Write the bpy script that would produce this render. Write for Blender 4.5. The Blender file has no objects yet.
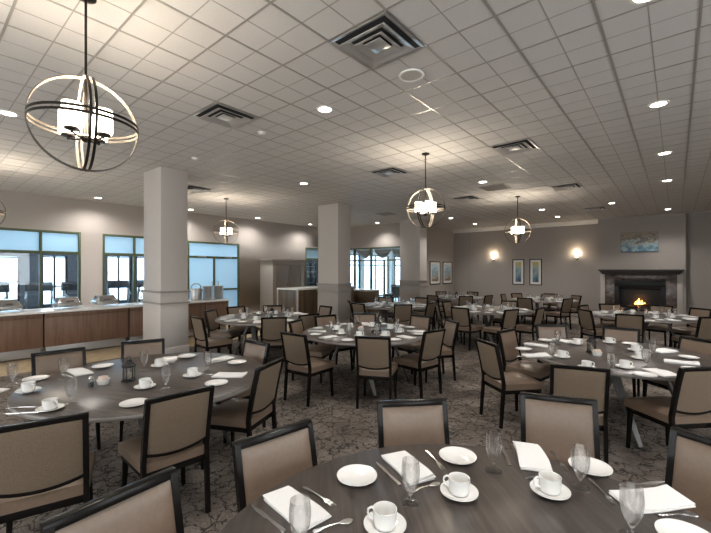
import bpy, bmesh, math, random
from mathutils import Vector, Matrix
random.seed(7)
PI = math.pi
R = math.radians
scn = bpy.context.scene
col = scn.collection
H = 3.64                       # ceiling height
XL, XR = -12.8, 4.6            # window wall / unseen side wall
YN, YB, YC = -4.0, 17.6, 17.25 # rear wall, back wall, chimney breast face
YG = 13.35                     # glazed wall
XP = -8.45                     # wall with pictures, behind third column

# ------------------------------------------------------------------ materials
def mat(name, color=(.5, .5, .5), rough=.5, metal=0, spec=.5, emis=None, estr=0, coat=0):
    m = bpy.data.materials.new(name)
    m.use_nodes = True
    b = m.node_tree.nodes['Principled BSDF']
    b.inputs['Base Color'].default_value = (*color, 1)
    b.inputs['Roughness'].default_value = rough
    b.inputs['Metallic'].default_value = metal
    b.inputs['Specular IOR Level'].default_value = spec
    if coat:
        b.inputs['Coat Weight'].default_value = coat
        b.inputs['Coat Roughness'].default_value = .15
    if emis:
        b.inputs['Emission Color'].default_value = (*emis, 1)
        b.inputs['Emission Strength'].default_value = estr
    return m

def nt(m):
    t = m.node_tree
    return t, t.nodes, t.links, t.nodes['Principled BSDF']

def coords(m, scale=(1, 1, 1), rot=(0, 0, 0)):
    t, n, l, b = nt(m)
    tc = n.new('ShaderNodeTexCoord')
    mp = n.new('ShaderNodeMapping')
    mp.inputs['Scale'].default_value = scale
    mp.inputs['Rotation'].default_value = rot
    l.new(tc.outputs['Object'], mp.inputs['Vector'])
    return mp.outputs['Vector']

def noise(m, vec, scale, detail=4, rough=.6):
    t, n, l, b = nt(m)
    x = n.new('ShaderNodeTexNoise')
    x.inputs['Scale'].default_value = scale
    x.inputs['Detail'].default_value = detail
    x.inputs['Roughness'].default_value = rough
    l.new(vec, x.inputs['Vector'])
    return x

def ramp(m, src, stops):
    t, n, l, b = nt(m)
    r = n.new('ShaderNodeValToRGB')
    e = r.color_ramp.elements
    while len(e) < len(stops):
        e.new(.5)
    for i, (p, c) in enumerate(stops):
        e[i].position = p
        e[i].color = (*c, 1)
    l.new(src, r.inputs['Fac'])
    return r.outputs['Color']

def bump(m, src, strength=.2, dist=.002):
    t, n, l, b = nt(m)
    x = n.new('ShaderNodeBump')
    x.inputs['Strength'].default_value = strength
    x.inputs['Distance'].default_value = dist
    l.new(src, x.inputs['Height'])
    l.new(x.outputs['Normal'], b.inputs['Normal'])

def noisy(name, c1, c2, scale=8, stretch=(1, 1, 1), rough=.5, bmp=0, bdist=.002, lo=.35, hi=.65, **k):
    m = mat(name, c1, rough, **k)
    t, n, l, b = nt(m)
    v = coords(m, stretch)
    x = noise(m, v, scale)
    l.new(ramp(m, x.outputs['Fac'], [(lo, c1), (hi, c2)]), b.inputs['Base Color'])
    if bmp:
        bump(m, x.outputs['Fac'], bmp, bdist)
    return m

def glassy(name, tint=(1, 1, 1), gloss=.06, edge=.8, rough=.0):
    m = bpy.data.materials.new(name)
    m.use_nodes = True
    t = m.node_tree
    n, l = t.nodes, t.links
    n.clear()
    o = n.new('ShaderNodeOutputMaterial')
    tr = n.new('ShaderNodeBsdfTransparent')
    tr.inputs['Color'].default_value = (*tint, 1)
    gl = n.new('ShaderNodeBsdfGlossy')
    gl.inputs['Roughness'].default_value = rough
    lw = n.new('ShaderNodeLayerWeight')
    lw.inputs['Blend'].default_value = .35
    mr = n.new('ShaderNodeMapRange')
    mr.inputs['To Min'].default_value = gloss
    mr.inputs['To Max'].default_value = edge
    mx = n.new('ShaderNodeMixShader')
    l.new(lw.outputs['Facing'], mr.inputs['Value'])
    pw = n.new('ShaderNodeMath')
    pw.operation = 'POWER'
    pw.inputs[1].default_value = 2.2
    l.new(lw.outputs['Facing'], pw.inputs[0])
    l.new(pw.outputs[0], mr.inputs['Value'])
    l.new(mr.outputs['Result'], mx.inputs['Fac'])
    l.new(tr.outputs[0], mx.inputs[1])
    l.new(gl.outputs[0], mx.inputs[2])
    l.new(mx.outputs[0], o.inputs['Surface'])
    return m

def frosted(name, color, transl=.75):
    m = bpy.data.materials.new(name)
    m.use_nodes = True
    t = m.node_tree
    n, l = t.nodes, t.links
    n.clear()
    o = n.new('ShaderNodeOutputMaterial')
    tl = n.new('ShaderNodeBsdfTranslucent')
    tl.inputs['Color'].default_value = (*color, 1)
    df = n.new('ShaderNodeBsdfPrincipled')
    df.inputs['Base Color'].default_value = (*color, 1)
    df.inputs['Roughness'].default_value = .35
    mx = n.new('ShaderNodeMixShader')
    mx.inputs['Fac'].default_value = transl
    l.new(df.outputs[0], mx.inputs[1])
    l.new(tl.outputs[0], mx.inputs[2])
    l.new(mx.outputs[0], o.inputs['Surface'])
    return m

M = {}
M['wall'] = noisy('wall paint', (.335, .30, .275), (.355, .32, .295), 30, rough=.75, bmp=.1)
M['column'] = noisy('column paint', (.45, .415, .385), (.47, .435, .405), 30, rough=.65, bmp=.08)
M['column_low'] = noisy('column wainscot paint', (.27, .245, .225), (.29, .265, .245), 30, rough=.6, bmp=.08)
M['tile'] = noisy('ceiling tile', (.585, .565, .545), (.645, .62, .60), 120, rough=.9, bmp=.25, bdist=.003)
M['tbar'] = mat('ceiling grid', (.36, .335, .31), .35, .2)
M['groove'] = mat('ceiling score line', (.36, .335, .31), .8)
M['wood_top'] = mat('dark oak tabletop', (.07, .06, .055), .30, spec=.4)
def _wood(m, c1, c2, c3, sx, sy, scale):
    t, n, l, b = nt(m)
    v = coords(m, (sx, sy, 1))
    x = noise(m, v, scale, 6, .65)
    l.new(ramp(m, x.outputs['Fac'], [(.3, c1), (.5, c2), (.7, c3)]), b.inputs['Base Color'])
    bump(m, x.outputs['Fac'], .08, .001)
_wood(M['wood_top'], (.031, .025, .022), (.062, .051, .045), (.100, .083, .074), 1.0, 18, 3)
M['table_edge'] = mat('tabletop edge sheen', (.19, .172, .16), .4)  # edge coloured lighter to carry the light it reflects
M['walnut'] = mat('walnut veneer', (.15, .08, .05), .45)
_wood(M['walnut'], (.105, .056, .036), (.15, .083, .053), (.19, .11, .072), 14, 14, 1.2)
M['bar_wood'] = mat('bar front wood', (.1, .07, .04), .4)
_wood(M['bar_wood'], (.05, .033, .02), (.10, .07, .042), (.15, .105, .062), 9, 9, 1)
M['frame'] = mat('espresso chair frame', (.007, .006, .0055), .22, spec=.16)
M['vinyl'] = noisy('taupe vinyl', (.145, .102, .073), (.164, .115, .082), 60, rough=.36, bmp=.12, bdist=.001)
M['fabric'] = noisy('woven taupe fabric', (.110, .078, .052), (.175, .130, .090), 260, rough=.9, bmp=.5, bdist=.001)
M['china'] = mat('white china', (.70, .69, .67), .14, coat=.4)
M['linen'] = noisy('white linen', (.62, .61, .60), (.68, .67, .66), 200, rough=.85, bmp=.2, bdist=.0006)
M['steel'] = mat('polished steel', (.62, .61, .60), .18, 1)
M['brushed'] = noisy('brushed steel', (.42, .42, .41), (.52, .51, .50), 30, (1, 1, 20), rough=.32, metal=1)
M['leg_metal'] = noisy('brushed grey table leg', (.11, .105, .10), (.15, .145, .14), 40, (1, 1, 12), rough=.42, metal=.4)
M['bronze'] = mat('dark bronze', (.028, .022, .018), .38, .7)
M['washed'] = noisy('washed wood band', (.15, .125, .10), (.20, .165, .13), 30, (1, 1, 6), rough=.55)
M['shade'] = mat('frosted lamp shade', (.9, .87, .82), .4, emis=(1, .88, .70), estr=5.5)
M['lens'] = mat('downlight lens', (.9, .9, .9), .4, emis=(1, .94, .86), estr=9)
M['white_trim'] = mat('white painted metal', (.72, .70, .67), .4)
M['chrome'] = mat('aluminium diffuser', (.68, .67, .66), .3, .75)
M['dark_gap'] = mat('dark duct', (.02, .02, .02), .8)
M['speaker_grille'] = noisy('speaker grille', (.40, .37, .34), (.52, .48, .45), 400, rough=.7)
M['return_vent'] = mat('painted return grille', (.34, .30, .27), .6)
M['green'] = noisy('olive green window frame', (.055, .072, .036), (.07, .088, .046), 20, rough=.45)
M['glass'] = glassy('clear window glass', (.82, .91, .97), .05, .5)
M['goblet'] = bpy.data.materials.new('stemware glass')
M['goblet'].use_nodes = True
_t = M['goblet'].node_tree
_t.nodes.clear()
_o, _g, _r, _m = (_t.nodes.new(k) for k in ('ShaderNodeOutputMaterial', 'ShaderNodeBsdfGlass', 'ShaderNodeBsdfTransparent', 'ShaderNodeMixShader'))
_g.inputs['IOR'].default_value = 1.48
_g.inputs['Roughness'].default_value = 0
_m.inputs['Fac'].default_value = .40
_t.links.new(_r.outputs[0], _m.inputs[1]); _t.links.new(_g.outputs[0], _m.inputs[2]); _t.links.new(_m.outputs[0], _o.inputs['Surface'])
M['glass_clear'] = glassy('clear neutral glass', (.96, .96, .95), .04, .5)
M['frost'] = frosted('frosted glass', (.60, .76, .86))
M['stone'] = noisy('white stone worktop', (.70, .69, .67), (.78, .77, .75), 12, rough=.25)
M['plinth'] = mat('pale metal plinth', (.45, .44, .43), .35, .5)
M['marble'] = mat('brown marble', (.14, .10, .09), .25)
def _marble(m):
    t, n, l, b = nt(m)
    v = coords(m, (1, 1, 1))
    a = noise(m, v, 7, 8, .7)
    l.new(ramp(m, a.outputs['Fac'], [(.35, (.035, .025, .022)), (.5, (.085, .060, .052)), (.64, (.13, .098, .085)), (.76, (.34, .29, .26))]), b.inputs['Base Color'])
_marble(M['marble'])
M['mantel'] = mat('painted mantel', (.042, .034, .029), .6)
M['soot'] = noisy('black firebox', (.003, .003, .0035), (.006, .006, .0065), 10, rough=.5)
M['black_iron'] = mat('black iron', (.012, .012, .013), .45, .5)
M['log'] = noisy('charred log', (.02, .014, .01), (.09, .05, .03), 20, (1, 1, 5), rough=.9, bmp=.6, bdist=.01)
M['flame'] = mat('flame', (1, .4, .1), .5, emis=(1, .36, .07), estr=6)
M['candle'] = mat('candle wax', (.62, .58, .50), .5)
M['black'] = noisy('black plastic', (.012, .012, .014), (.02, .02, .022), 40, rough=.4)
M['mat_board'] = mat('picture mat board', (.72, .71, .68), .8)
M['tan_swag'] = noisy('tan valance fabric', (.50, .41, .33), (.58, .48, .39), 60, rough=.9, bmp=.3)
M['gym_dark'] = noisy('dark slate gym wall', (.075, .085, .10), (.10, .11, .125), 8, rough=.7)
M['gym_floor'] = noisy('grey rubber floor', (.12, .125, .13), (.16, .165, .17), 40, rough=.6)
M['pale'] = mat('pale plaster', (.62, .61, .59), .8)
M['cabinet_paint'] = noisy('cabinet paint', (.30, .27, .245), (.32, .29, .262), 20, rough=.55)
M['cabinet_door'] = noisy('cabinet door paint', (.21, .18, .168), (.23, .20, .185), 20, rough=.5)
M['sugar'] = noisy('sugar packets', (.70, .66, .58), (.55, .35, .28), 60, rough=.8)
M['brass'] = mat('aged brass', (.24, .16, .08), .35, .8)
M['snow'] = mat('snow covered ground', (.8, .82, .85), .9)

# carpet: brown field, dark branching lines, lighter clouds
m = M['carpet'] = mat('patterned carpet', (.09, .075, .062), .95, spec=.1)
t, n, l, b = nt(m)
v = coords(m)
nz = noise(m, v, 2.6, 5)
mixv = n.new('ShaderNodeMixRGB')
mixv.blend_type = 'ADD'
mixv.inputs['Fac'].default_value = .5
l.new(v, mixv.inputs[1]); l.new(nz.outputs['Color'], mixv.inputs[2])
def vor(scale, src, lo, hi):
    x = n.new('ShaderNodeTexVoronoi')
    x.feature = 'DISTANCE_TO_EDGE'
    x.inputs['Scale'].default_value = scale
    l.new(src, x.inputs['Vector'])
    r = n.new('ShaderNodeMapRange')
    r.inputs['From Min'].default_value = lo
    r.inputs['From Max'].default_value = hi
    l.new(x.outputs['Distance'], r.inputs['Value'])
    return r.outputs['Result']
v1 = vor(7.5, mixv.outputs[0], .02, .06)
v2 = vor(17, mixv.outputs[0], .01, .07)
mul = n.new('ShaderNodeMath'); mul.operation = 'MULTIPLY'
l.new(v1, mul.inputs[0])
mm = n.new('ShaderNodeMapRange'); mm.inputs['To Min'].default_value = .45
l.new(v2, mm.inputs['Value']); l.new(mm.outputs['Result'], mul.inputs[1])
cl = noise(m, v, 1.4, 5, .65)
base = ramp(m, cl.outputs['Fac'], [(.36, (.090, .074, .063)), (.52, (.148, .124, .106)), (.66, (.225, .190, .163))])
mc = n.new('ShaderNodeMixRGB')
mc.inputs[1].default_value = (.026, .023, .021, 1)
l.new(mul.outputs[0], mc.inputs['Fac']); l.new(base, mc.inputs[2])
l.new(mc.outputs[0], b.inputs['Base Color'])
fz = noise(m, v, 220, 2)
bump(m, fz.outputs['Fac'], .6, .004)
M['tan_floor'] = noisy('tan border flooring', (.30, .225, .135), (.40, .31, .195), 9, rough=.75, bmp=.2)

def picture_mat(name, stops, scale, sy):
    mm_ = mat(name, (.3, .4, .5), .6)
    t_, n_, l_, b_ = nt(mm_)
    vv = coords(mm_, (1, 1, sy))
    x = noise(mm_, vv, scale, 8, .65)
    gr = n_.new('ShaderNodeSeparateXYZ')
    l_.new(coords(mm_), gr.inputs[0])
    ad = n_.new('ShaderNodeMath'); ad.operation = 'MULTIPLY_ADD'
    ad.inputs[1].default_value = .55; l_.new(gr.outputs['Z'], ad.inputs[0]); l_.new(x.outputs['Fac'], ad.inputs[2])
    l_.new(ramp(mm_, ad.outputs[0], stops), b_.inputs['Base Color'])
    return mm_
M['art_blue'] = picture_mat('blue and gold print', [(.22, (.03, .06, .10)), (.42, (.10, .20, .28)), (.58, (.34, .42, .42)), (.74, (.52, .42, .10)), (.9, (.55, .55, .42))], 5, .4)
M['art_shore'] = picture_mat('pale shoreline print', [(.25, (.16, .12, .08)), (.42, (.42, .38, .30)), (.5, (.22, .34, .42)), (.64, (.42, .56, .64)), (.85, (.60, .66, .68))], 3, 2.5)
M['art_river'] = picture_mat('blue and ochre abstract', [(.28, (.08, .17, .24)), (.40, (.24, .38, .44)), (.49, (.46, .48, .45)), (.56, (.12, .11, .11)), (.61, (.30, .25, .19)), (.85, (.36, .30, .23))], 4.2, 1.3)

# ------------------------------------------------------------------ mesh helpers
class MB:
    def __init__(s):
        s.bm = bmesh.new()
    def box(s, lo, hi, bev=0, mi=0, mtx=None):
        c = [(a + b_) / 2 for a, b_ in zip(lo, hi)]
        d = [abs(b_ - a) for a, b_ in zip(lo, hi)]
        mm_ = Matrix.Translation(c) @ Matrix.Diagonal((*d, 1))
        if mtx: mm_ = mtx @ mm_
        r = bmesh.ops.create_cube(s.bm, size=1, matrix=mm_)
        return s._fin(r['verts'], bev, mi)
    def _fin(s, vs, bev, mi, seg=2):
        fs = set(f for v_ in vs for f in v_.link_faces)
        if bev:
            es = list(set(e for v_ in vs for e in v_.link_edges))
            r = bmesh.ops.bevel(s.bm, geom=es, offset=bev, segments=seg, profile=.5, affect='EDGES')
            fs = set(f for f in fs if f.is_valid) | set(r['faces'])
        for f in fs: f.material_index = mi
        return s
    def hexa(s, p, bev=0, mi=0):          # 8 points: 4 bottom ccw, 4 top ccw
        vs = [s.bm.verts.new(q) for q in p]
        for q in ((3, 2, 1, 0), (4, 5, 6, 7), (0, 1, 5, 4), (1, 2, 6, 5), (2, 3, 7, 6), (3, 0, 4, 7)):
            s.bm.faces.new([vs[i] for i in q])
        return s._fin(vs, bev, mi)
    def bar(s, a, b_, w, h, bev=0, mi=0, up=(0, 0, 1), w2=None, h2=None):
        a, b_ = Vector(a), Vector(b_)
        d = (b_ - a).normalized()
        u = Vector(up)
        x = d.cross(u)
        if x.length < 1e-4: x = d.cross(Vector((1, 0, 0)))
        x.normalize(); y = x.cross(d)
        w2 = w if w2 is None else w2; h2 = h if h2 is None else h2
        P = []
        for c, ww, hh in ((a, w, h), (b_, w2, h2)):
            for sx, sy in ((-1, -1), (1, -1), (1, 1), (-1, 1)):
                P.append(c + x * sx * ww / 2 + y * sy * hh / 2)
        s.hexa(P, bev, mi)
        return s
    def tube(s, pts, r, seg=8, mi=0, closed=False, cap=True):
        pts = [Vector(p) for p in pts]
        n_ = len(pts); rings = []
        prev = None
        for i, p in enumerate(pts):
            if closed: d = pts[(i + 1) % n_] - pts[i - 1]
            else: d = pts[min(i + 1, n_ - 1)] - pts[max(i - 1, 0)]
            d.normalize()
            if prev is None:
                u = Vector((0, 0, 1)) if abs(d.z) < .9 else Vector((1, 0, 0))
                x = d.cross(u).normalized()
            else:
                x = (prev - d * prev.dot(d)).normalized()
            prev = x; y = d.cross(x)
            rr = r[i] if isinstance(r, (list, tuple)) else r
            rings.append([s.bm.verts.new(p + (x * math.cos(2 * PI * k / seg) + y * math.sin(2 * PI * k / seg)) * rr) for k in range(seg)])
        last = n_ if closed else n_ - 1
        for i in range(last):
            A, B = rings[i], rings[(i + 1) % n_]
            for k in range(seg):
                f = s.bm.faces.new((A[k], A[(k + 1) % seg], B[(k + 1) % seg], B[k])); f.material_index = mi
        if cap and not closed:
            s.bm.faces.new(rings[0][::-1]).material_index = mi
            s.bm.faces.new(rings[-1]).material_index = mi
        return s
    def lathe(s, prof, seg=24, mi=0, c=(0, 0, 0)):
        rings = []
        for r, z in prof:
            if r < 1e-6: rings.append([s.bm.verts.new((c[0], c[1], c[2] + z))])
            else: rings.append([s.bm.verts.new((c[0] + r * math.cos(2 * PI * k / seg), c[1] + r * math.sin(2 * PI * k / seg), c[2] + z)) for k in range(seg)])
        for A, B in zip(rings, rings[1:]):
            for k in range(seg):
                a0, a1 = A[k % len(A)], A[(k + 1) % len(A)]
                b0, b1 = B[k % len(B)], B[(k + 1) % len(B)]
                q = []
                for v_ in (a0, a1, b1, b0):
                    if v_ not in q: q.append(v_)
                if len(q) > 2:
                    f = s.bm.faces.new(q); f.material_index = mi
        return s
    def grid(s, fn, nu, nv, mi=0):
        V = [[s.bm.verts.new(fn(i / nu, j / nv)) for j in range(nv + 1)] for i in range(nu + 1)]
        for i in range(nu):
            for j in range(nv):
                f = s.bm.faces.new((V[i][j], V[i + 1][j], V[i + 1][j + 1], V[i][j + 1])); f.material_index = mi
        return V
    def slab(s, top, bot, nu, nv, mi=0):  # closed sheet between two surfaces
        A = s.grid(top, nu, nv, mi)
        B = [[s.bm.verts.new(bot(i / nu, j / nv)) for j in range(nv + 1)] for i in range(nu + 1)]
        for i in range(nu):
            for j in range(nv):
                s.bm.faces.new((B[i][j], B[i][j + 1], B[i + 1][j + 1], B[i + 1][j])).material_index = mi
        loop = [(i, 0) for i in range(nu)] + [(nu, j) for j in range(nv)] + [(i, nv) for i in range(nu, 0, -1)] + [(0, j) for j in range(nv, 0, -1)]
        for k in range(len(loop)):
            a_, b_ = loop[k], loop[(k + 1) % len(loop)]
            s.bm.faces.new((A[a_[0]][a_[1]], B[a_[0]][a_[1]], B[b_[0]][b_[1]], A[b_[0]][b_[1]])).material_index = mi
        return s
    def mesh(s, name, mats, ang=35):
        bmesh.ops.recalc_face_normals(s.bm, faces=s.bm.faces[:])
        me = bpy.data.meshes.new(name)
        s.bm.to_mesh(me); s.bm.free()
        for m_ in (mats if isinstance(mats, (list, tuple)) else [mats]): me.materials.append(m_)
        me.polygons.foreach_set('use_smooth', [True] * len(me.polygons))
        me.set_sharp_from_angle(angle=R(ang))
        return me
    def build(s, name, mats, parent=None, loc=(0, 0, 0), rot=(0, 0, 0), ang=35):
        o = bpy.data.objects.new(name, s.mesh(name, mats, ang))
        col.objects.link(o)
        o.location = loc; o.rotation_euler = rot
        if parent: o.parent = parent
        return o

def tag(o, label=None, cat=None, group=None, kind=None):
    if label: o['label'] = label
    if cat: o['category'] = cat
    if group: o['group'] = group
    if kind: o['kind'] = kind
    return o
def empty(name, loc=(0, 0, 0), rz=0, label=None, cat=None, group=None):
    o = bpy.data.objects.new(name, None)
    col.objects.link(o)
    o.empty_display_size = .1
    o.location = loc; o.rotation_euler = (0, 0, rz)
    return tag(o, label, cat, group)
def copy_tree(o, parent=None):
    c = o.copy(); col.objects.link(c)
    if parent: c.parent = parent
    for ch in list(o.children): copy_tree(ch, c)
    return c
class Proto:
    def __init__(s, make): s.make, s.first = make, None
    def put(s, loc, rz, label, cat=None, group=None):
        if s.first is None: o = s.first = s.make()
        else: o = copy_tree(s.first)
        o.location = loc; o.rotation_euler = (0, 0, rz)
        return tag(o, label, cat, group)
def struct(o, label=None):
    o['kind'] = 'structure'
    return o
def spot(name, loc, power, color, size=R(150), blend=.9, radius=.07):
    d = bpy.data.lights.new(name, 'SPOT'); d.energy = power; d.color = color
    d.spot_size = size; d.spot_blend = blend; d.shadow_soft_size = radius
    o = bpy.data.objects.new(name, d); col.objects.link(o); o.location = loc
    return o
def point(name, loc, power, color, radius=.08):
    d = bpy.data.lights.new(name, 'POINT'); d.energy = power; d.color = color; d.shadow_soft_size = radius
    o = bpy.data.objects.new(name, d); col.objects.link(o); o.location = loc
    return o

# ------------------------------------------------------------------ room shell
def holes(mb, axis, p0, p1, a0, a1, z0, z1, ops, mi=0):
    A = sorted(set([a0, a1] + [q for o in ops for q in o[:2]]))
    Z = sorted(set([z0, z1] + [q for o in ops for q in o[2:]]))
    for u0, u1 in zip(A, A[1:]):
        for w0, w1 in zip(Z, Z[1:]):
            um, wm = (u0 + u1) / 2, (w0 + w1) / 2
            if any(o[0] < um < o[1] and o[2] < wm < o[3] for o in ops): continue
            if axis == 'x': mb.box((p0, u0, w0), (p1, u1, w1), 0, mi)
            else: mb.box((u0, p0, w0), (u1, p1, w1), 0, mi)
    bmesh.ops.remove_doubles(mb.bm, verts=mb.bm.verts[:], dist=1e-5)
    return mb

fl = MB()
fl.box((-8.05, YN, -.2), (XR, YB + .3, 0), 0, 0)
fl.box((XL - .15, YN, -.2), (-8.05, YG + .1, 0), 0, 1)
fl.box((XP, YG + .1, -.2), (-8.05, YB + .3, 0), 0, 0)
struct(fl.build('floor', [M['carpet'], M['tan_floor']]))
cb = MB(); cb.box((XL - .15, YN, H), (XR, YB + .3, H + .2))
ceil = struct(cb.build('ceiling', M['tile']))
g = MB()
x = -.466 - .61 * 30
i = 0
while x < XR:
    if x > XL:
        w_ = .010 if i % 2 == 0 else .005
        g.box((x - w_, YN, H - (.004 if i % 2 == 0 else .0015)), (x + w_, YB, H + .01), 0, 0 if i % 2 == 0 else 1)
    x += .305; i += 1
y = 2.355 - .61 * 12
i = 0
while y < YB:
    if y > YN:
        w_ = .009 if i % 2 == 0 else .005
        g.box((XL, y - w_, H - (.0035 if i % 2 == 0 else .001)), (XR, y + w_, H + .01), 0, 0 if i % 2 == 0 else 1)
    y += .305; i += 1
struct(g.build('ceiling_grid', [M['tbar'], M['groove']], ceil))

W1, W2, D3, W4 = (.55, 3.19, .35, 2.72), (3.72, 5.45, .35, 2.72), (6.25, 8.27, .0, 2.66), (11.67, 12.9, .0, 2.68)
struct(holes(MB(), 'x', XL - .15, XL, YN, YG + .15, 0, H, [W1, W2, D3, W4]).build('wall_left', M['wall']))
struct(holes(MB(), 'y', YG, YG + .15, XL, XP, 0, H, [(-12.3, -8.62, 0, 2.66)]).build('wall_glazed', M['wall']))
struct(MB().box((XP - .15, YG, 0), (XP, YB, H)).build('wall_picture', M['wall']))
struct(MB().box((XP - .15, YB, 0), (XR, YB + .15, H)).build('wall_back', M['wall']))
ADDED_SW = [(-2.5, .5, .7, 3.1), (2.0, 5.0, .7, 3.1)]  # side windows out of view, added to let in more daylight
struct(holes(MB(), 'x', XR, XR + .15, YN, YB, 0, H, ADDED_SW).build('wall_right', M['wall']))
for k, q in enumerate(ADDED_SW):
    f = MB()
    for a in (q[0], (q[0] + q[1]) / 2, q[1] - .06): f.box((XR + .04, a, q[2]), (XR + .12, a + .06, q[3]))
    for z in (q[2], q[3] - .06): f.box((XR + .04, q[0], z), (XR + .12, q[1], z + .06))
    o = struct(f.build('window_%d' % (k + 10), M['green']))
    p = MB(); p.box((XR + .08, q[0], q[2]), (XR + .085, q[1], q[3])); struct(p.build('window_pane', M['glass_clear'], o))
ch = MB()
holes(ch, 'y', YC, YB, -2.30, .26, 0, H, [(-1.77, -.28, .22, 1.3)])
struct(ch.build('wall_chimney_breast', M['wall']))
ADDED_RW = [(-11.5, -8.5, .7, 3.1), (-7.3, -4.3, .7, 3.1), (-3.1, -.1, .7, 3.1), (1.1, 4.1, .7, 3.1)]  # rear windows out of view, added as daylight fill for the foreground
struct(holes(MB(), 'y', YN - .15, YN, XL, XR, 0, H, ADDED_RW).build('wall_rear', M['wall']))
for k, q in enumerate(ADDED_RW):
    f = MB()
    for a in (q[0], (q[0] + q[1]) / 2, q[1] - .06): f.box((a, YN - .12, q[2]), (a + .06, YN - .04, q[3]))
    for z in (q[2], q[3] - .06): f.box((q[0], YN - .12, z), (q[1], YN - .04, z + .06))
    o = struct(f.build('window_%d' % (k + 6), M['green']))
    p = MB(); p.box((q[0], YN - .085, q[2]), (q[1], YN - .08, q[3])); struct(p.build('window_pane', M['glass_clear'], o))
struct(MB().box((-7.64, YB - .006, .12), (-7.615, YB, H - .16)).build('trim_2', M['column_low']))
# pale cove along the back wall and baseboards
c = MB()
c.hexa([(XP, YB - .03, H - .16), (-2.3, YB - .03, H - .16), (-2.3, YB, H - .16), (XP, YB, H - .16),
        (XP, YB - .17, H), (-2.3, YB - .17, H), (-2.3, YB, H), (XP, YB, H)])
struct(c.build('trim_1', M['white_trim']))
for nm, lo, hi in (('baseboard_back', (XP, YB - .015, 0), (-2.3, YB, .12)), ('baseboard_picture', (XP, YG + .15, 0), (XP + .015, YB, .12)),
                   ('baseboard_left', (XL, 8.4, 0), (XL + .015, 9.2, .12)), ('baseboard_right', (.26, YB - .015, 0), (XR, YB, .12))):
    struct(MB().box(lo, hi).build(nm, M['column_low']))

# columns
def column(x0, x1, y0, y1, lowmat, n_):
    o = struct(MB().box((x0, y0, 0), (x1, y1, H), .004).build('column', M['column']))
    d = .012
    w = MB(); w.box((x0 - d, y0 - d, .16), (x1 + d, y1 + d, 1.0), .004)
    struct(w.build('wainscot', lowmat, o))
    tm = MB(); tm.box((x0 - .015, y0 - .015, 1.03), (x1 + .015, y1 + .015, 1.22), .003); struct(tm.build('rail_band', lowmat, o))
    tb = MB()
    tb.box((x0 - .035, y0 - .035, 1.0), (x1 + .035, y1 + .035, 1.03), .006)
    tb.box((x0 - .045, y0 - .045, 1.22), (x1 + .045, y1 + .045, 1.255), .008)
    struct(tb.build('chair_rail', M['column_low'], o))
    bb = MB(); bb.box((x0 - .025, y0 - .025, 0), (x1 + .025, y1 + .025, .16), .008)
    struct(bb.build('column_base', lowmat, o))
column(-8.30, -7.5, 3.14, 3.66, M['column'], 2)
column(-8.43, -7.6, 8.21, 8.78, M['column_low'], 3)
column(-8.52, -7.6, 12.88, 13.42, M['column_low'], 4)

# windows in the left wall
def left_window(n_, q, mull, transom, frost_low=False, door=False):
    y0, y1, z0, z1 = q
    f = MB(); t_ = .055
    xa, xb = XL - .11, XL + .012
    for y in [y0] + mull + [y1]:
        yy = min(max(y, y0 + t_ / 2), y1 - t_ / 2)
        f.box((xa, yy - t_ / 2, z0), (xb, yy + t_ / 2, transom if door and y in mull else z1), .004)
    for z, hh in ((z0 + .03, .06), (transom, .075), (z1 - .03, .06)):
        f.box((xa, y0, z - hh / 2), (xb - .002, y1, z + hh / 2), .004)
    if door:
        f.box((xa, y0, .92), (xb - .004, y1, .98), .004)
    o = struct(f.build(('door_%d' if door else 'window_%d') % n_, M['green']))
    struct(MB().box((XL - .062, y0, transom), (XL - .056, y1, z1)).build('transom_pane', M['frost'], o))
    struct(MB().box((XL - .062, y0, z0), (XL - .056, y1, transom)).build('lower_pane', M['frost'] if frost_low else M['glass'], o))
    if door:
        hd = MB()
        for yy in (mull[0] - .12, mull[0] + .12):
            hd.tube([(xb + .05, yy, .95), (xb + .05, yy, 1.25)], .012)
            for z in (.97, 1.23): hd.tube([(xb - .01, yy, z), (xb + .05, yy, z)], .008)
        struct(hd.build('door_pull', M['steel'], o))
        cl_ = MB()
        for yy in (y0 + .35, y1 - .65): cl_.box((xb, yy, transom - .02), (xb + .06, yy + .3, transom + .04), .006)
        struct(cl_.build('door_closer', M['brushed'], o))
    return o
left_window(1, W1, [1.43, 2.31], 2.13)
left_window(2, W2, [4.58], 2.13)
left_window(1, D3, [7.24], 2.12, True, True)
left_window(3, W4, [], 2.16)
# glazed wall towards the sun room
f = MB()
for x in (-12.3, -11.4, -10.44, -8.66):
    f.box((x, YG + .02, 0), (x + .075, YG + .13, 2.66), .004)
for z in (0, 2.06, 2.6):
    f.box((-12.3, YG + .025, z), (-8.62, YG + .125, z + .06), .004)
f.box((-9.72, YG + .03, 0), (-9.66, YG + .12, 2.06), .004)
gw = struct(f.build('window_4', M['green']))
struct(MB().box((-12.3, YG + .07, 0), (-8.62, YG + .076, 2.62)).build('window_pane', M['glass'], gw))

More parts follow.
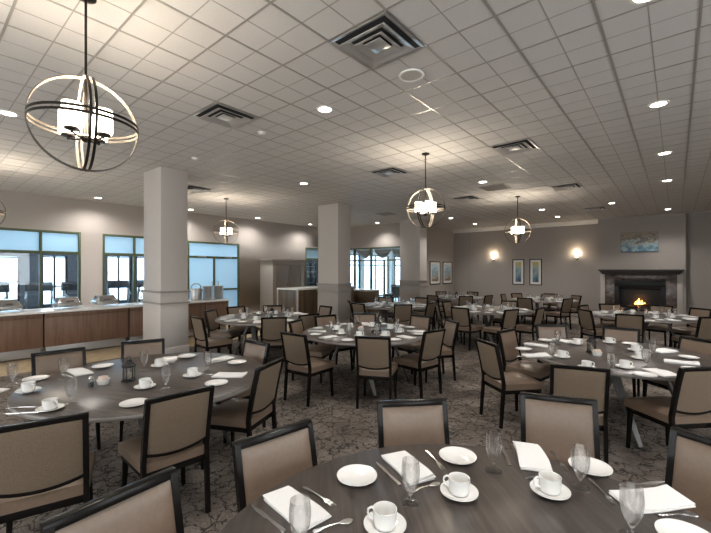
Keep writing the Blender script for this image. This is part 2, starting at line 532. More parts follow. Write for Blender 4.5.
# ------------------------------------------------------------------ gym and sun room beyond the glass
struct(MB().box((-18.6, YN, -.2), (XL - .15, YG, 0)).build('floor_gym', M['gym_floor']))
struct(MB().box((-18.6, YN, 2.95), (XL - .15, YG, 3.1)).build('ceiling_gym', M['pale']))
GW = [(-3.0, -.6, .5, 2.15), (.3, 2.72, .5, 2.15), (3.35, 4.15, .3, 2.2), (5.5, 6.45, .3, 2.25), (6.65, 9.0, .3, 2.25)]
struct(holes(MB(), 'x', -18.6, -18.4, YN, YG, 0, 3.0, GW).build('wall_gym', M['gym_dark']))
struct(MB().box((-18.6, 13.2, 0), (XL - .15, YG, 2.95)).build('wall_store', M['gym_dark']))
struct(MB().box((-18.6, YN - .15, 0), (XL - .15, YN, 2.95)).build('wall_gym_end', M['gym_dark']))
point('store_fill_lamp', (-15.2, 11.5, 2.6), 25, (.9, 1, .98), .2)  # added fill lamp so the rack behind the glass shows
struct(MB().box((-18.4, 9.6, 0), (XL - .15, 9.75, 2.95)).build('wall_gym_partition', M['gym_dark']))
gf = MB()
for q in GW:
    for y in (q[0], (q[0] + q[1]) / 2 - .03, q[1] - .06): gf.box((-18.55, y, q[2]), (-18.45, y + .06, q[3]))
    for z in (q[2], q[2] + .7, q[3] - .06): gf.box((-18.54, q[0], z), (-18.46, q[1], z + .05))
gwin = struct(gf.build('window_5', M['black']))
pn = MB()
for q in GW: pn.box((-18.505, q[0], q[2]), (-18.5, q[1], q[3]))
struct(pn.build('window_pane', M['glass'], gwin))
struct(MB().box((-13.3, YG + .15, -.2), (XP - .15, 19.2, 0)).build('floor_sunroom', M['pale']))
struct(MB().box((-13.3, YG + .15, 2.9), (XP - .15, 19.2, 3.0)).build('ceiling_sunroom', M['pale']))
struct(holes(MB(), 'y', 19.0, 19.2, -13.3, XP - .15, 0, 2.9, [(-13.0, -11.3, .15, 2.5), (-11.1, -9.2, .15, 2.5)]).build('wall_sunroom', M['pale']))
struct(holes(MB(), 'x', -13.3, -13.1, YG + .15, 19.0, 0, 2.9, [(13.9, 16, .15, 2.5), (16.3, 18.7, .15, 2.5)]).build('wall_sunroom_side', M['pale']))
so = struct(MB().box((-10.35, 16.6, 0), (-9.75, 17.1, 2.9), .004).build('column', M['pale']))
struct(MB().box((-10.37, 16.58, 0), (-9.73, 17.12, .95), .004).build('wainscot', M['column_low'], so))
struct(MB().box((-60, -40, -.6), (-19.2, 60, -.4)).build('ground', M['snow']))
struct(MB().box((-19.2, 19.6, -.6), (10, 60, -.4)).build('ground', M['snow']))
sf = MB()
for x in (-13.0, -12.2, -11.36, -11.1, -10.2, -9.26): sf.box((x, 19.05, .15), (x + .06, 19.12, 2.5))
for z in (.15, 1.9, 2.44): sf.box((-13.0, 19.06, z), (-9.2, 19.11, z + .06))
for y in (13.9, 14.9, 15.94, 16.3, 17.4, 18.64): sf.box((-13.25, y, .15), (-13.18, y + .06, 2.5))
for z in (.15, 1.9, 2.44): sf.box((-13.24, 13.9, z), (-13.19, 18.7, z + .06))
sw_ = struct(sf.build('window_14', M['green']))
sp_ = MB(); sp_.box((-13.0, 19.08, .15), (-9.2, 19.085, 2.5)); sp_.box((-13.22, 13.9, .15), (-13.215, 18.7, 2.5))
struct(sp_.build('window_pane', M['glass'], sw_))
# valances hung inside the sun room glazing
def valance(x0, x1, label):
    mb = MB()
    def top(u, v_):
        s_ = math.sin(PI * u)
        return (x0 + (x1 - x0) * u, YG + .26 + .05 * math.sin(v_ * 3 * PI) * s_, 2.58 - v_ * (.10 + .30 * s_))
    def bot(u, v_):
        a = top(u, v_); return (a[0], a[1] + .015, a[2])
    mb.slab(top, bot, 16, 8)
    rail = MB()
    o = mb.build('valance', M['tan_swag'])
    rail.box((x0, YG + .23, 2.56), (x1, YG + .30, 2.60)); rail.build('valance_rail', M['white_trim'], o)
    tag(o, label, 'valance', 'swagged valances at the glazed wall')
valance(-11.38, -10.48, 'tan swagged valance in the glazing beside the second column')
valance(-10.36, -9.45, 'tan swagged valance over the glazed doors, middle of three')
valance(-9.4, -8.7, 'tan swagged valance in the glazing next to the far column')

def make_treadmill():
    r_ = empty('treadmill')
    MB().box((-.8, -.36, .04), (.75, .36, .2), .02).build('deck', M['black'], r_)
    MB().box((-.75, -.25, .2), (.65, .25, .212), .004).build('belt', M['gym_floor'], r_)
    for s_ in (-1, 1):
        MB().bar((.62, s_ * .33, .2), (.45, s_ * .33, 1.25), .06, .07, .01).build('upright', M['brushed'], r_)
        MB().tube([(.45, s_ * .33, 1.1), (.2, s_ * .34, 1.0), (-.15, s_ * .34, .95)], .022).build('handrail', M['brushed'], r_)
    cs = MB(); cs.hexa([(.38, -.38, 1.2), (.58, -.38, 1.2), (.58, .38, 1.2), (.38, .38, 1.2), (.46, -.36, 1.48), (.6, -.36, 1.55), (.6, .36, 1.55), (.46, .36, 1.48)], .015)
    k_ = cs.build('console', M['black'], r_)
    MB().box((-.8, -.36, 0), (-.7, .36, .05), .005).build('rear_foot', M['black'], r_)
    MB().box((.6, -.36, 0), (.7, .36, .05), .005).build('front_foot', M['black'], r_)
    return r_
P = Proto(make_treadmill)
for (x, y, rz), lb in zip([(-15.2, 1.55, 160), (-15.2, 2.7, 170), (-15.0, 3.75, 190), (-15.6, 5.1, 170), (-15.6, 6.2, 180)],
    ['black treadmill behind the window glass at the buffet start', 'black treadmill behind the window, beside the dark pier',
     'black treadmill with raised console behind the window mullion', 'black treadmill behind the second window', 'black treadmill behind the second window beside the near column']):
    P.put((x, y, 0), R(rz), lb, 'treadmill', 'gym machines behind the windows').scale = (.95, .95, .82)
def make_rack():
    r_ = empty('storage_rack')
    for a in (-.5, .5):
        for b_ in (-.2, .2): MB().box((a - .02, b_ - .02, 0), (a + .02, b_ + .02, 2.0)).build('post', M['black_iron'], r_)
    for k in range(7): MB().box((-.5, -.2, .2 + k * .27), (.5, .2, .225 + k * .27)).build('shelf', M['brushed'], r_)
    return r_
tag(make_rack(), 'dark shelving rack seen through the tall glass beside the cabinet', 'rack')
bpy.data.objects['storage_rack'].location = (-13.9, 12.6, 0)
bpy.data.objects['storage_rack'].rotation_euler = (0, 0, R(80))

# ------------------------------------------------------------------ ceiling fixtures
def make_diffuser():
    r_ = empty('ceiling_vent')
    f_ = MB()
    s_ = .298
    for a, b_, z0, z1 in ((.298, .255, 0, -.012), (.235, .165, -.004, -.03), (.15, .095, -.004, -.028)):
        for k in range(4):
            ca, sa = math.cos(k * PI / 2), math.sin(k * PI / 2)
            q = [(a, -a, z1), (a, a, z1), (b_, b_, z0), (b_, -b_, z0)]
            q2 = [(p_[0], p_[1], p_[2] + .004) for p_ in q]
            f_.hexa([(p_[0] * ca - p_[1] * sa, p_[0] * sa + p_[1] * ca, p_[2]) for p_ in q + q2])
    f_.build('louvre', M['chrome'], r_, ang=20)
    MB().box((-.285, -.285, -.003), (.285, .285, -.0005)).build('duct_throat', M['dark_gap'], r_)
    MB().box((-.085, -.085, -.022), (.085, .085, -.014), .003).build('centre_plate', M['chrome'], r_)
    return r_
P = Proto(make_diffuser)
VENT = [(-1.99, 2.66, 'large aluminium air diffuser in the ceiling beside the round speaker'),
        (-4.43, 2.66, 'aluminium air diffuser in the ceiling behind the large chandelier'),
        (-4.43, 6.32, 'aluminium air diffuser in the ceiling above the middle table'),
        (-1.99, 6.32, 'aluminium air diffuser in the ceiling beside the hanging lamp over mid room'),
        (-1.99, 10.1, 'aluminium air diffuser between tan return grille and chimney breast'),
        (-1.99, 14.3, 'far aluminium air diffuser close to the chimney breast'),
        (-4.43, 10.0, 'aluminium air diffuser close to the tan ceiling return grille'),
        (-8.95, 4.57, 'aluminium air diffuser in the ceiling beside the near column')]
for x, y, lb in VENT: P.put((x, y, H - .005), 0, lb, 'air vent', 'ceiling air diffusers')
for x, y, lb in ((-3.3, 9.1, 'tan louvred return grille in the ceiling by the far chandelier'), (-7.8, 10.9, 'tan louvred return grille in the ceiling above the glazed doors')):
    r_ = empty('return_grille', (x, y, H - .006), 0, lb, 'air vent', 'ceiling return grilles')
    fr = MB()
    for k in range(4):
        fr.box((.27, -.3, -.012), (.3, .3, 0), 0, 0, Matrix.Rotation(k * PI / 2, 4, 'Z'))
    fr.build('grille_frame', M['return_vent'], r_)
    sl = MB()
    for k in range(14): sl.bar((-.27, -.26 + k * .04, -.006), (.27, -.26 + k * .04, -.006), .03, .003, up=(0, .5, 1))
    sl.build('slats', M['return_vent'], r_)
r_ = empty('ceiling_speaker', (-2.05, 3.31, H - .005), 0, 'round white ceiling speaker beside the large air diffuser', 'speaker')
MB().lathe([(.105, -.003), (.105, -.012), (.125, -.014), (.13, -.004), (.13, 0)], 32).build('rim', M['white_trim'], r_)
MB().lathe([(0, -.010), (.07, -.010), (.106, -.006), (.106, -.002), (0, -.002)], 32).build('grille', M['speaker_grille'], r_)
def make_detector():
    r_ = empty('smoke_detector')
    MB().lathe([(0, -.035), (.035, -.033), (.045, -.022), (.058, -.015), (.06, 0), (0, 0)], 20).build('housing', M['white_trim'], r_)
    MB().lathe([(0, -.042), (.012, -.042), (.014, -.034), (0, -.034)], 10).build('sensor', M['speaker_grille'], r_)
    return r_
P = Proto(make_detector)
P.put((-4.54, 3.3, H - .004), 0, 'small white smoke detector near the diffuser behind the large chandelier', 'smoke detector', 'smoke detectors')
P.put((-6.48, 3.3, H - .004), 0, 'small white smoke detector on the ceiling by the near column', 'smoke detector', 'smoke detectors')

def make_downlight():
    r_ = empty('recessed_downlight')
    MB().lathe([(.078, -.001), (.078, -.008), (.098, -.009), (.102, -.001), (.102, 0)], 24).build('trim_ring', M['white_trim'], r_)
    MB().lathe([(0, -.004), (.079, -.004), (.079, -.001), (0, -.001)], 24).build('lens', M['lens'], r_)
    return r_
P = Proto(make_downlight)
DL = [(-3.3, 3.33, 'between the two near air diffusers'), (-6.44, .84, 'beside the large chandelier globe'),
      (-.16, 3.43, 'cut by the photo top edge'), (-.16, 5.79, 'in the row leading to the fireplace, first in view'),
      (-.15, 8.29, 'in the row leading to the fireplace, second in view'), (-.15, 10.86, 'in the row leading to the fireplace, third in view'),
      (-.2, 16.0, 'just before the fireplace wall'), (-1.45, 13.47, 'before the painting above the fireplace'),
      (-6.5, 5.87, 'between the near and second columns'), (-12.1, 3.41, 'close to the wall above the first window'),
      (-12.14, 6.03, 'close to the wall above the frosted door'), (-12.15, 8.64, 'close to the wall before the tall cabinet'),
      (-12.1, 11.3, 'close to the wall above the tall glass'), (-9.55, 12.75, 'before the glazed doors'),
      (-6.55, 13.4, 'before the third column'), (-6.6, 15.8, 'before the wall with the shore prints'),
      (-3.31, 8.36, 'between the two far chandeliers'), (-3.35, 13.44, 'beyond the far chandelier'), (-3.35, 15.6, 'near the wall with the paired sconces')]
for x, y, lb in DL:
    o = P.put((x, y, H - .002), 0, 'round recessed ceiling downlight ' + lb, 'downlight', 'recessed downlights')
UNSEEN_FILL = [(-.16, .9), (-.16, -1.8), (-3.3, -1.6), (-6.4, -1.6), (2.9, .9), (2.9, 3.5), (2.9, 6.0), (2.9, 8.3), (2.9, 10.9), (2.9, 13.5), (2.9, -1.8), (-9.6, -1.5)]  # extra downlight lamps out of view, added for light, no fixtures built
DLP = 96
for x, y in [d_[:2] for d_ in DL] + UNSEEN_FILL:
    near_wall = x < -12
    s_ = spot('downlight_lamp', (x, y, H - .02), DLP * (1.05 if near_wall else 1), (1, .96, .91), R(152 if near_wall else 128), .8, .06)

# orb chandeliers
def make_chandelier():
    r_ = empty('orb_chandelier')           # origin at ceiling
    cz = -.93                              # globe centre
    rad = .33
    MB().lathe([(0, 0), (.065, 0), (.065, -.018), (.03, -.03), (.012, -.035), (0, -.035)], 24).build('canopy', M['bronze'], r_)
    MB().tube([(0, 0, -.03), (0, 0, cz + rad)], .0085).build('rod', M['bronze'], r_)
    MB().tube([(0, 0, cz + rad), (0, 0, cz - .10)], .011).build('stem', M['bronze'], r_)
    def hoop(name, axis, rot):
        o = None
        for off in (-.016, .016):
            ob, ib = MB(), MB()
            for mb, ra, rb in ((ob, rad + .002, rad), (ib, rad, rad - .004)):
                N = 72; w_ = .0085
                rr = []
                for k in range(N):
                    a = 2 * PI * k / N
                    sec = []
                    for q, dd in ((ra, -w_), (ra, w_), (rb, w_), (rb, -w_)):
                        u_, v_ = q * math.cos(a), q * math.sin(a)
                        p_ = (u_, off + dd, v_) if axis == 'v' else (u_, v_, off + dd)
                        sec.append(mb.bm.verts.new(p_))
                    rr.append(sec)
                for k in range(N):
                    A, B = rr[k], rr[(k + 1) % N]
                    for j in range(4): mb.bm.faces.new((A[j], A[(j + 1) % 4], B[(j + 1) % 4], B[j]))
            h_ = ob.build(name, M['bronze'], r_, (0, 0, cz), (0, 0, rot))
            ib.build('inner_face', M['washed'], h_)
    hoop('hoop', 'v', R(0)); hoop('hoop', 'v', R(90)); hoop('ring', 'h', 0)
    MB().lathe([(0, -.03), (.018, -.025), (.036, -.008), (.036, .012), (.014, .03), (0, .03)], 20).build('hub', M['bronze'], r_, (0, 0, cz - .10))
    for k in range(4):
        a = R(45 + 90 * k); ca, sa = math.cos(a), math.sin(a)
        ar = MB(); ar.tube([(ca * .02, sa * .02, cz - .10), (ca * .085, sa * .085, cz - .105), (ca * .125, sa * .125, cz - .095)], .0075)
        ar.build('arm', M['bronze'], r_)
        MB().lathe([(0, -.02), (.008, -.02), (.01, 0), (.045, .004), (.045, .016), (0, .016)], 20).build('shade_holder', M['bronze'], r_, (ca * .13, sa * .13, cz - .085))
        MB().lathe([(0, .016), (.055, .018), (.058, .03), (.058, .185), (.054, .185), (.054, .03), (0, .026)], 24).build('lamp_shade', M['shade'], r_, (ca * .13, sa * .13, cz - .085))
    return r_
P = Proto(make_chandelier)
CH = [(-3.25, .84, 173, 'large bronze orb chandelier hanging above the table facing the buffet'),
      (-3.25, 5.7, 98, 'bronze orb chandelier in front of the far column with lit shades'),
      (-3.25, 10.6, 117, 'bronze orb chandelier before the paired sconces and pictures'),
      (-9.5, 5.72, 152, 'bronze orb chandelier before the frosted glass door'),
      (-9.5, .88, 70, 'bronze orb chandelier cut by the photo edge above the buffet')]
for x, y, rz, lb in CH:
    P.put((x, y, H - .003), R(rz), lb, 'chandelier', 'orb chandeliers')
    point('chandelier_lamp', (x, y, H - .93 + .10), 27, (1, .88, .72), .10)

# ------------------------------------------------------------------ walls: sconces, pictures, fireplace
def make_sconce():
    r_ = empty('wall_sconce')
    MB().box((-.05, -.02, -.10), (.05, 0, .10), .008).build('back_plate', M['brass'], r_)
    MB().tube([(0, -.02, -.04), (0, -.09, -.05), (0, -.11, .0)], .012).build('arm', M['brass'], r_)
    MB().lathe([(0, -.03), (.045, -.02), (.055, .0), (.05, .01), (0, .01)], 20).build('cup', M['brass'], r_, (0, -.11, 0))
    MB().lathe([(.045, .01), (.07, .10), (.085, .17), (.081, .17), (.066, .10), (.041, .014)], 20).build('glass_shade', M['shade'], r_, (0, -.11, 0))
    return r_
P = Proto(make_sconce)
for x, lb in ((-6.45, 'lit brass wall sconce beside the narrow framed pictures'), (-3.07, 'lit brass wall sconce next to the chimney breast')):
    P.put((x, YB, 2.15), 0, lb, 'wall sconce', 'lit wall sconces').scale = (.8, .8, .8)
    point('sconce_lamp', (x, YB - .14, 2.36), 5, (1, .80, .55), .04)
def picture(name, w_, h_, art, loc, rz, label, cat, group=None, matw=.07):
    r_ = empty(name, loc, rz, label, cat, group)
    f_ = MB()
    for a, b_ in (((-w_ / 2, -h_ / 2), (w_ / 2, -h_ / 2 + .035)), ((-w_ / 2, h_ / 2 - .035), (w_ / 2, h_ / 2)), ((-w_ / 2, -h_ / 2), (-w_ / 2 + .035, h_ / 2)), ((w_ / 2 - .035, -h_ / 2), (w_ / 2, h_ / 2))):
        f_.box((a[0], -.03, a[1]), (b_[0], 0, b_[1]), .003)
    f_.build('picture_frame', M['frame'], r_)
    MB().box((-w_ / 2 + .03, -.014, -h_ / 2 + .03), (w_ / 2 - .03, -.004, h_ / 2 - .03)).build('mat_board', M['mat_board'], r_)
    MB().box((-w_ / 2 + .03 + matw, -.017, -h_ / 2 + .03 + matw), (w_ / 2 - .03 - matw, -.013, h_ / 2 - .03 - matw)).build('print', M[art], r_)
    return r_
picture('framed_picture', .50, 1.13, 'art_blue', (-5.36, YB, 1.57), 0, 'tall narrow framed blue and gold print by the lone sconce', 'picture', 'paired narrow prints', .10)
picture('framed_picture', .50, 1.13, 'art_blue', (-4.64, YB, 1.57), 0, 'tall narrow framed blue and gold print, fireplace side of its pair', 'picture', 'paired narrow prints', .10)
picture('framed_picture', .95, 1.05, 'art_shore', (XP, 15.66, 1.53), R(90), 'framed pale shoreline print beside the far column', 'picture', 'paired shoreline prints', .11)
picture('framed_picture', .95, 1.05, 'art_shore', (XP, 16.9, 1.53), R(90), 'framed pale shoreline print by the room corner', 'picture', 'paired shoreline prints', .11)
r_ = empty('canvas_picture', (-1.03, YC, 2.68), 0, 'wide blue and ochre abstract painting above the fireplace', 'painting')
MB().box((-.55, -.04, -.36), (.55, 0, .36), .004).build('stretcher', M['frame'], r_)
MB().box((-.545, -.046, -.352), (.545, -.038, .355)).build('canvas', M['art_river'], r_)

fp = empty('fireplace', (-1.02, YC, 0), 0, 'lit fireplace with brown marble surround and dark mantel shelf', 'fireplace')
ms = MB()
ms.box((-1.05, -.05, 0), (-.75, .0, 1.5), .004); ms.box((.75, -.05, 0), (1.05, 0, 1.5), .004); ms.box((-.75, -.05, 1.28), (.75, 0, 1.5), .004)
ms.build('marble_surround', M['marble'], fp)
mt = MB()
mt.box((-1.14, -.16, 1.5), (1.14, 0, 1.56), .008); mt.box((-1.19, -.22, 1.56), (1.19, 0, 1.62), .012); mt.box((-1.24, -.27, 1.62), (1.24, 0, 1.68), .01)
mt.build('mantel_shelf', M['mantel'], fp)
for s_ in (-1, 1): MB().box((s_ * 1.05, -.04, 0), (s_ * 1.2, 0, 1.5), .004).build('side_panel', M['column'], fp)
fb = MB()
fb.box((-.75, .30, .2), (.75, .34, 1.32)); fb.box((-.75, 0, .2), (.75, .33, .24)); fb.box((-.75, 0, 1.27), (.75, .33, 1.3))
fb.box((-.75, 0, .2), (-.72, .33, 1.3)); fb.box((.72, 0, .2), (.75, .33, 1.3))
fb.build('firebox', M['soot'], fp)
ins = MB()
ins.box((-.75, -.045, 1.05), (.75, -.02, 1.28), .004); ins.box((-.75, -.045, 0.05), (-.6, -.02, 1.05), .004); ins.box((.6, -.045, .05), (.75, -.02, 1.05), .004); ins.box((-.6, -.045, .05), (.6, -.02, .24), .004)
ins.build('insert_front', M['black_iron'], fp)
MB().bar((-.62, -.06, .99), (.62, -.06, .99), .07, .05, .01, up=(0, -.5, 1)).build('hood', M['black_iron'], fp)
for a, b_, rr in (((-.38, .17, .29), (.38, .15, .31), .05), ((-.3, .24, .36), (.25, .12, .40), .045), ((-.12, .10, .33), (.32, .24, .42), .04)):
    MB().tube([a, [(p_ + q_) / 2 + .01 for p_, q_ in zip(a, b_)], b_], [rr, rr * 1.1, rr * .9], 10).build('log', M['log'], fp)
for x, hh, rr in ((-.12, .12, .035), (-.02, .25, .05), (.07, .18, .04), (.15, .10, .03), (-.07, .18, .03)):
    MB().lathe([(0, 0), (rr * .8, hh * .12), (rr, hh * .3), (rr * .55, hh * .6), (rr * .2, hh * .85), (0, hh)], 12).build('flame', M['flame'], fp, (x, .14, .38))
point('fire_lamp', (-1.03, YC + .02, .62), 1.0, (1, .45, .14), .10)
hs = MB(); hs.box((-1.2, -.40, 0), (1.2, -.051, .06), .006); hs.build('hearth_slab', M['marble'], fp)

# ------------------------------------------------------------------ buffet, cabinet, bar
BX0, BX1 = -9.85, -9.1
units = [(-1.2, .19), (.21, 1.68), (1.70, 3.14), (3.16, 4.90), (4.92, 5.56)]
ulab = ['walnut buffet cabinet unit cut by the photo edge', 'walnut buffet cabinet unit before the first window mullion', 'walnut buffet cabinet unit ending beside the near column',
        'walnut buffet cabinet unit mostly hidden behind the near column', 'narrow walnut buffet cabinet unit at the end by the frosted door']
for (y0, y1), lb in zip(units, ulab):
    r_ = empty('buffet_cabinet', ((BX0 + BX1) / 2, (y0 + y1) / 2, 0), 0, lb, 'cabinet', 'walnut buffet cabinets')
    hw, hl = (BX1 - BX0) / 2, (y1 - y0) / 2
    MB().box((-hw + .03, -hl, .2), (hw - .035, hl, .838), .003).build('body', M['walnut'], r_)
    MB().box((hw - .035, -hl + .004, .2), (hw - .012, hl - .004, .755), .003).build('front_panel', M['walnut'], r_)
    MB().box((hw - .035, -hl + .004, .765), (hw - .008, hl - .004, .838), .003).build('top_rail', M['walnut'], r_)
    MB().box((-hw + .1, -hl + .03, .03), (hw - .09, hl - .03, .2), .003).build('plinth', M['plinth'], r_)
    for sx in (-1, 1):
        for sy in (-1, 1):
            MB().box((sx * (hw - .12) - .03, sy * (hl - .06) - .03, 0), (sx * (hw - .12) + .03, sy * (hl - .06) + .03, .03), .003).build('foot', M['black'], r_)
tag(MB().box((BX0 - .03, -1.22, .84), (BX1 + .03, 5.6, .88), .006).build('buffet_worktop', M['stone']), 'long white stone worktop running over the walnut buffet cabinets', 'worktop')
def make_chafer():
    r_ = empty('chafing_dish')
    MB().box((-.17, -.21, .05), (.17, .21, .11), .015).build('water_pan', M['brushed'], r_)
    ld = MB()
    ld.slab(lambda u, v_: (-.16 + .32 * u, -.20 + .40 * v_, .112 + .12 * min(1, 2.4 * math.sin(PI * u) ) * min(1, 2.6 * math.sin(PI * v_))),
            lambda u, v_: (-.16 + .32 * u, -.20 + .40 * v_, .11), 10, 14)
    ld.build('lid', M['steel'], r_)
    MB().tube([(.17, -.06, .14), (.2, -.05, .155), (.2, .05, .155), (.17, .06, .14)], .007).build('lid_handle', M['black'], r_)
    for sx in (-1, 1):
        for sy in (-1, 1): MB().bar((sx * .15, sy * .17, 0), (sx * .155, sy * .18, .06), .02, .02, .003).build('foot', M['steel'], r_)
    return r_
P = Proto(make_chafer)
for (y, x), lb in zip([(1.2, -9.5), (2.13, -9.5), (2.80, -9.5)], ['steel chafing dish on the worktop at the photo edge', 'steel chafing dish on the worktop before the first window', 'steel chafing dish on the worktop between the two windows']):
    P.put((x, y, .883), R(6), lb, 'chafing dish', 'chafing dishes on the buffet')
# drink dispenser stand, handled urn, plate stacks
r_ = empty('beverage_stand', (-9.55, 3.62, .88), 0, 'tall steel beverage stand on the worktop before the second window', 'stand')
for a, b_ in ((-.09, -.09), (.09, -.09), (-.09, .09), (.09, .09)): MB().tube([(a * 1.2, b_ * 1.2, 0), (a * .7, b_ * .7, .36)], .009).build('leg', M['steel'], r_)
MB().lathe([(0, .14), (.09, .14), (.09, .16), (0, .16)], 20).build('shelf', M['steel'], r_)
MB().lathe([(0, .36), (.075, .36), (.075, .38), (.04, .40), (.012, .40), (.012, .43), (0, .43)], 20).build('cap', M['steel'], r_)
r_ = empty('handled_urn', (-9.5, 4.86, .88), 0, 'steel urn with arched handle on the worktop beside the near column', 'urn')
MB().lathe([(0, 0), (.13, 0), (.135, .02), (.135, .28), (.125, .30), (0, .305)], 28).build('body', M['brushed'], r_)
MB().tube([(0, -.135, .24), (0, -.13, .36), (0, -.06, .42), (0, .06, .42), (0, .13, .36), (0, .135, .24)], .012).build('handle', M['steel'], r_)
def make_bplate():
    return MB().lathe([(0, 0), (.08, 0), (.13, .014), (.145, .020), (.143, .024), (.12, .018), (.08, .006), (0, .006)], 28).build('dinner_plate', M['china'])
P = Proto(make_bplate)
for yy, st in ((5.17, 'beside the steel urn'), (5.47, 'at the worktop end')):
    for k in range(18):
        w_ = 'topmost of the stack' if k == 17 else ('bottom of the stack' if k == 0 else 'within the tall stack')
        P.put((-9.48, yy, .8805 + k * .0195), k * .4, 'white dinner plate %s %s' % (w_, st), 'plate', 'dinner plates stacked ' + st)

# tall built-in cabinet by the window wall
cx0, cx1, cy0, cy1 = XL + .02, -11.95, 9.2, 10.8
r_ = empty('tall_cabinet', ((cx0 + cx1) / 2, (cy0 + cy1) / 2, 0), 0, 'tall taupe painted cabinet with cornice against the window wall', 'cabinet')
hw, hl = (cx1 - cx0) / 2, (cy1 - cy0) / 2
MB().box((-hw, -hl, 0), (hw - .04, hl, 2.0), .004).build('carcass', M['cabinet_paint'], r_)
fr = MB()
for a, b_ in ((-hl, -hl + .16), (hl - .18, hl)): fr.box((hw - .04, a, 0), (hw, b_, 2.0), .004)
fr.box((hw - .04, -hl + .16, 1.88), (hw, hl - .18, 2.0), .004); fr.box((hw - .04, -hl + .16, 0), (hw, hl - .18, .12), .004)
fr.build('face_frame', M['cabinet_paint'], r_)
for s_ in (0, 1):
    a = -hl + .17 + s_ * .62
    d_ = MB(); d_.box((hw - .03, a, .13), (hw - .008, a + .61, 1.87), .004); d_.box((hw - .012, a + .09, .25), (hw - .004, a + .52, 1.75), .006)
    d_ = d_.build('door', M['cabinet_door'], r_)
    MB().tube([(hw + .01, a + (.55 if s_ == 0 else .06), 1.0), (hw + .01, a + (.55 if s_ == 0 else .06), 1.15)], .007).build('handle', M['bronze'], d_)
cn = MB()
cn.box((-hw, -hl - .03, 2.0), (hw + .03, hl + .03, 2.04), .006); cn.box((-hw, -hl - .07, 2.04), (hw + .07, hl + .07, 2.09), .01)
cn.build('cornice', M['cabinet_paint'], r_)

def counter(name, x0, x1, y0, y1, zt, label, posts):
    r_ = empty(name, ((x0 + x1) / 2, (y0 + y1) / 2, 0), 0, label, 'counter')
    hw, hl = (x1 - x0) / 2, (y1 - y0) / 2
    MB().box((-hw + .03, -hl + .03, 0), (hw - .03, hl - .03, zt - .05), .003).build('body', M['bar_wood'], r_)
    MB().box((-hw, -hl, zt - .05), (hw, hl, zt), .008).build('countertop', M['stone'], r_)
    for px, py in posts:
        MB().box((px - .025, py - .025, 0), (px + .025, py + .025, zt - .05), .004).build('corner_post', M['column'], r_)
    return r_
b_ = counter('host_bar', -10.25, -9.2, 8.05, 10.9, 1.06, 'dark wood host bar with pale top before the tall cabinet', [(-.5, -1.4), (.5, -1.4)])
dv = MB()
for k in range(5): dv.box((.496, -1.2 + k * .55, .05), (.51, -1.17 + k * .55, 1.0))
dv.build('panel_batten', M['brass'], b_)
counter('serving_counter', -10.3, -8.85, 11.2, 12.0, .90, 'dark wood serving counter with pale top behind the second column', [])

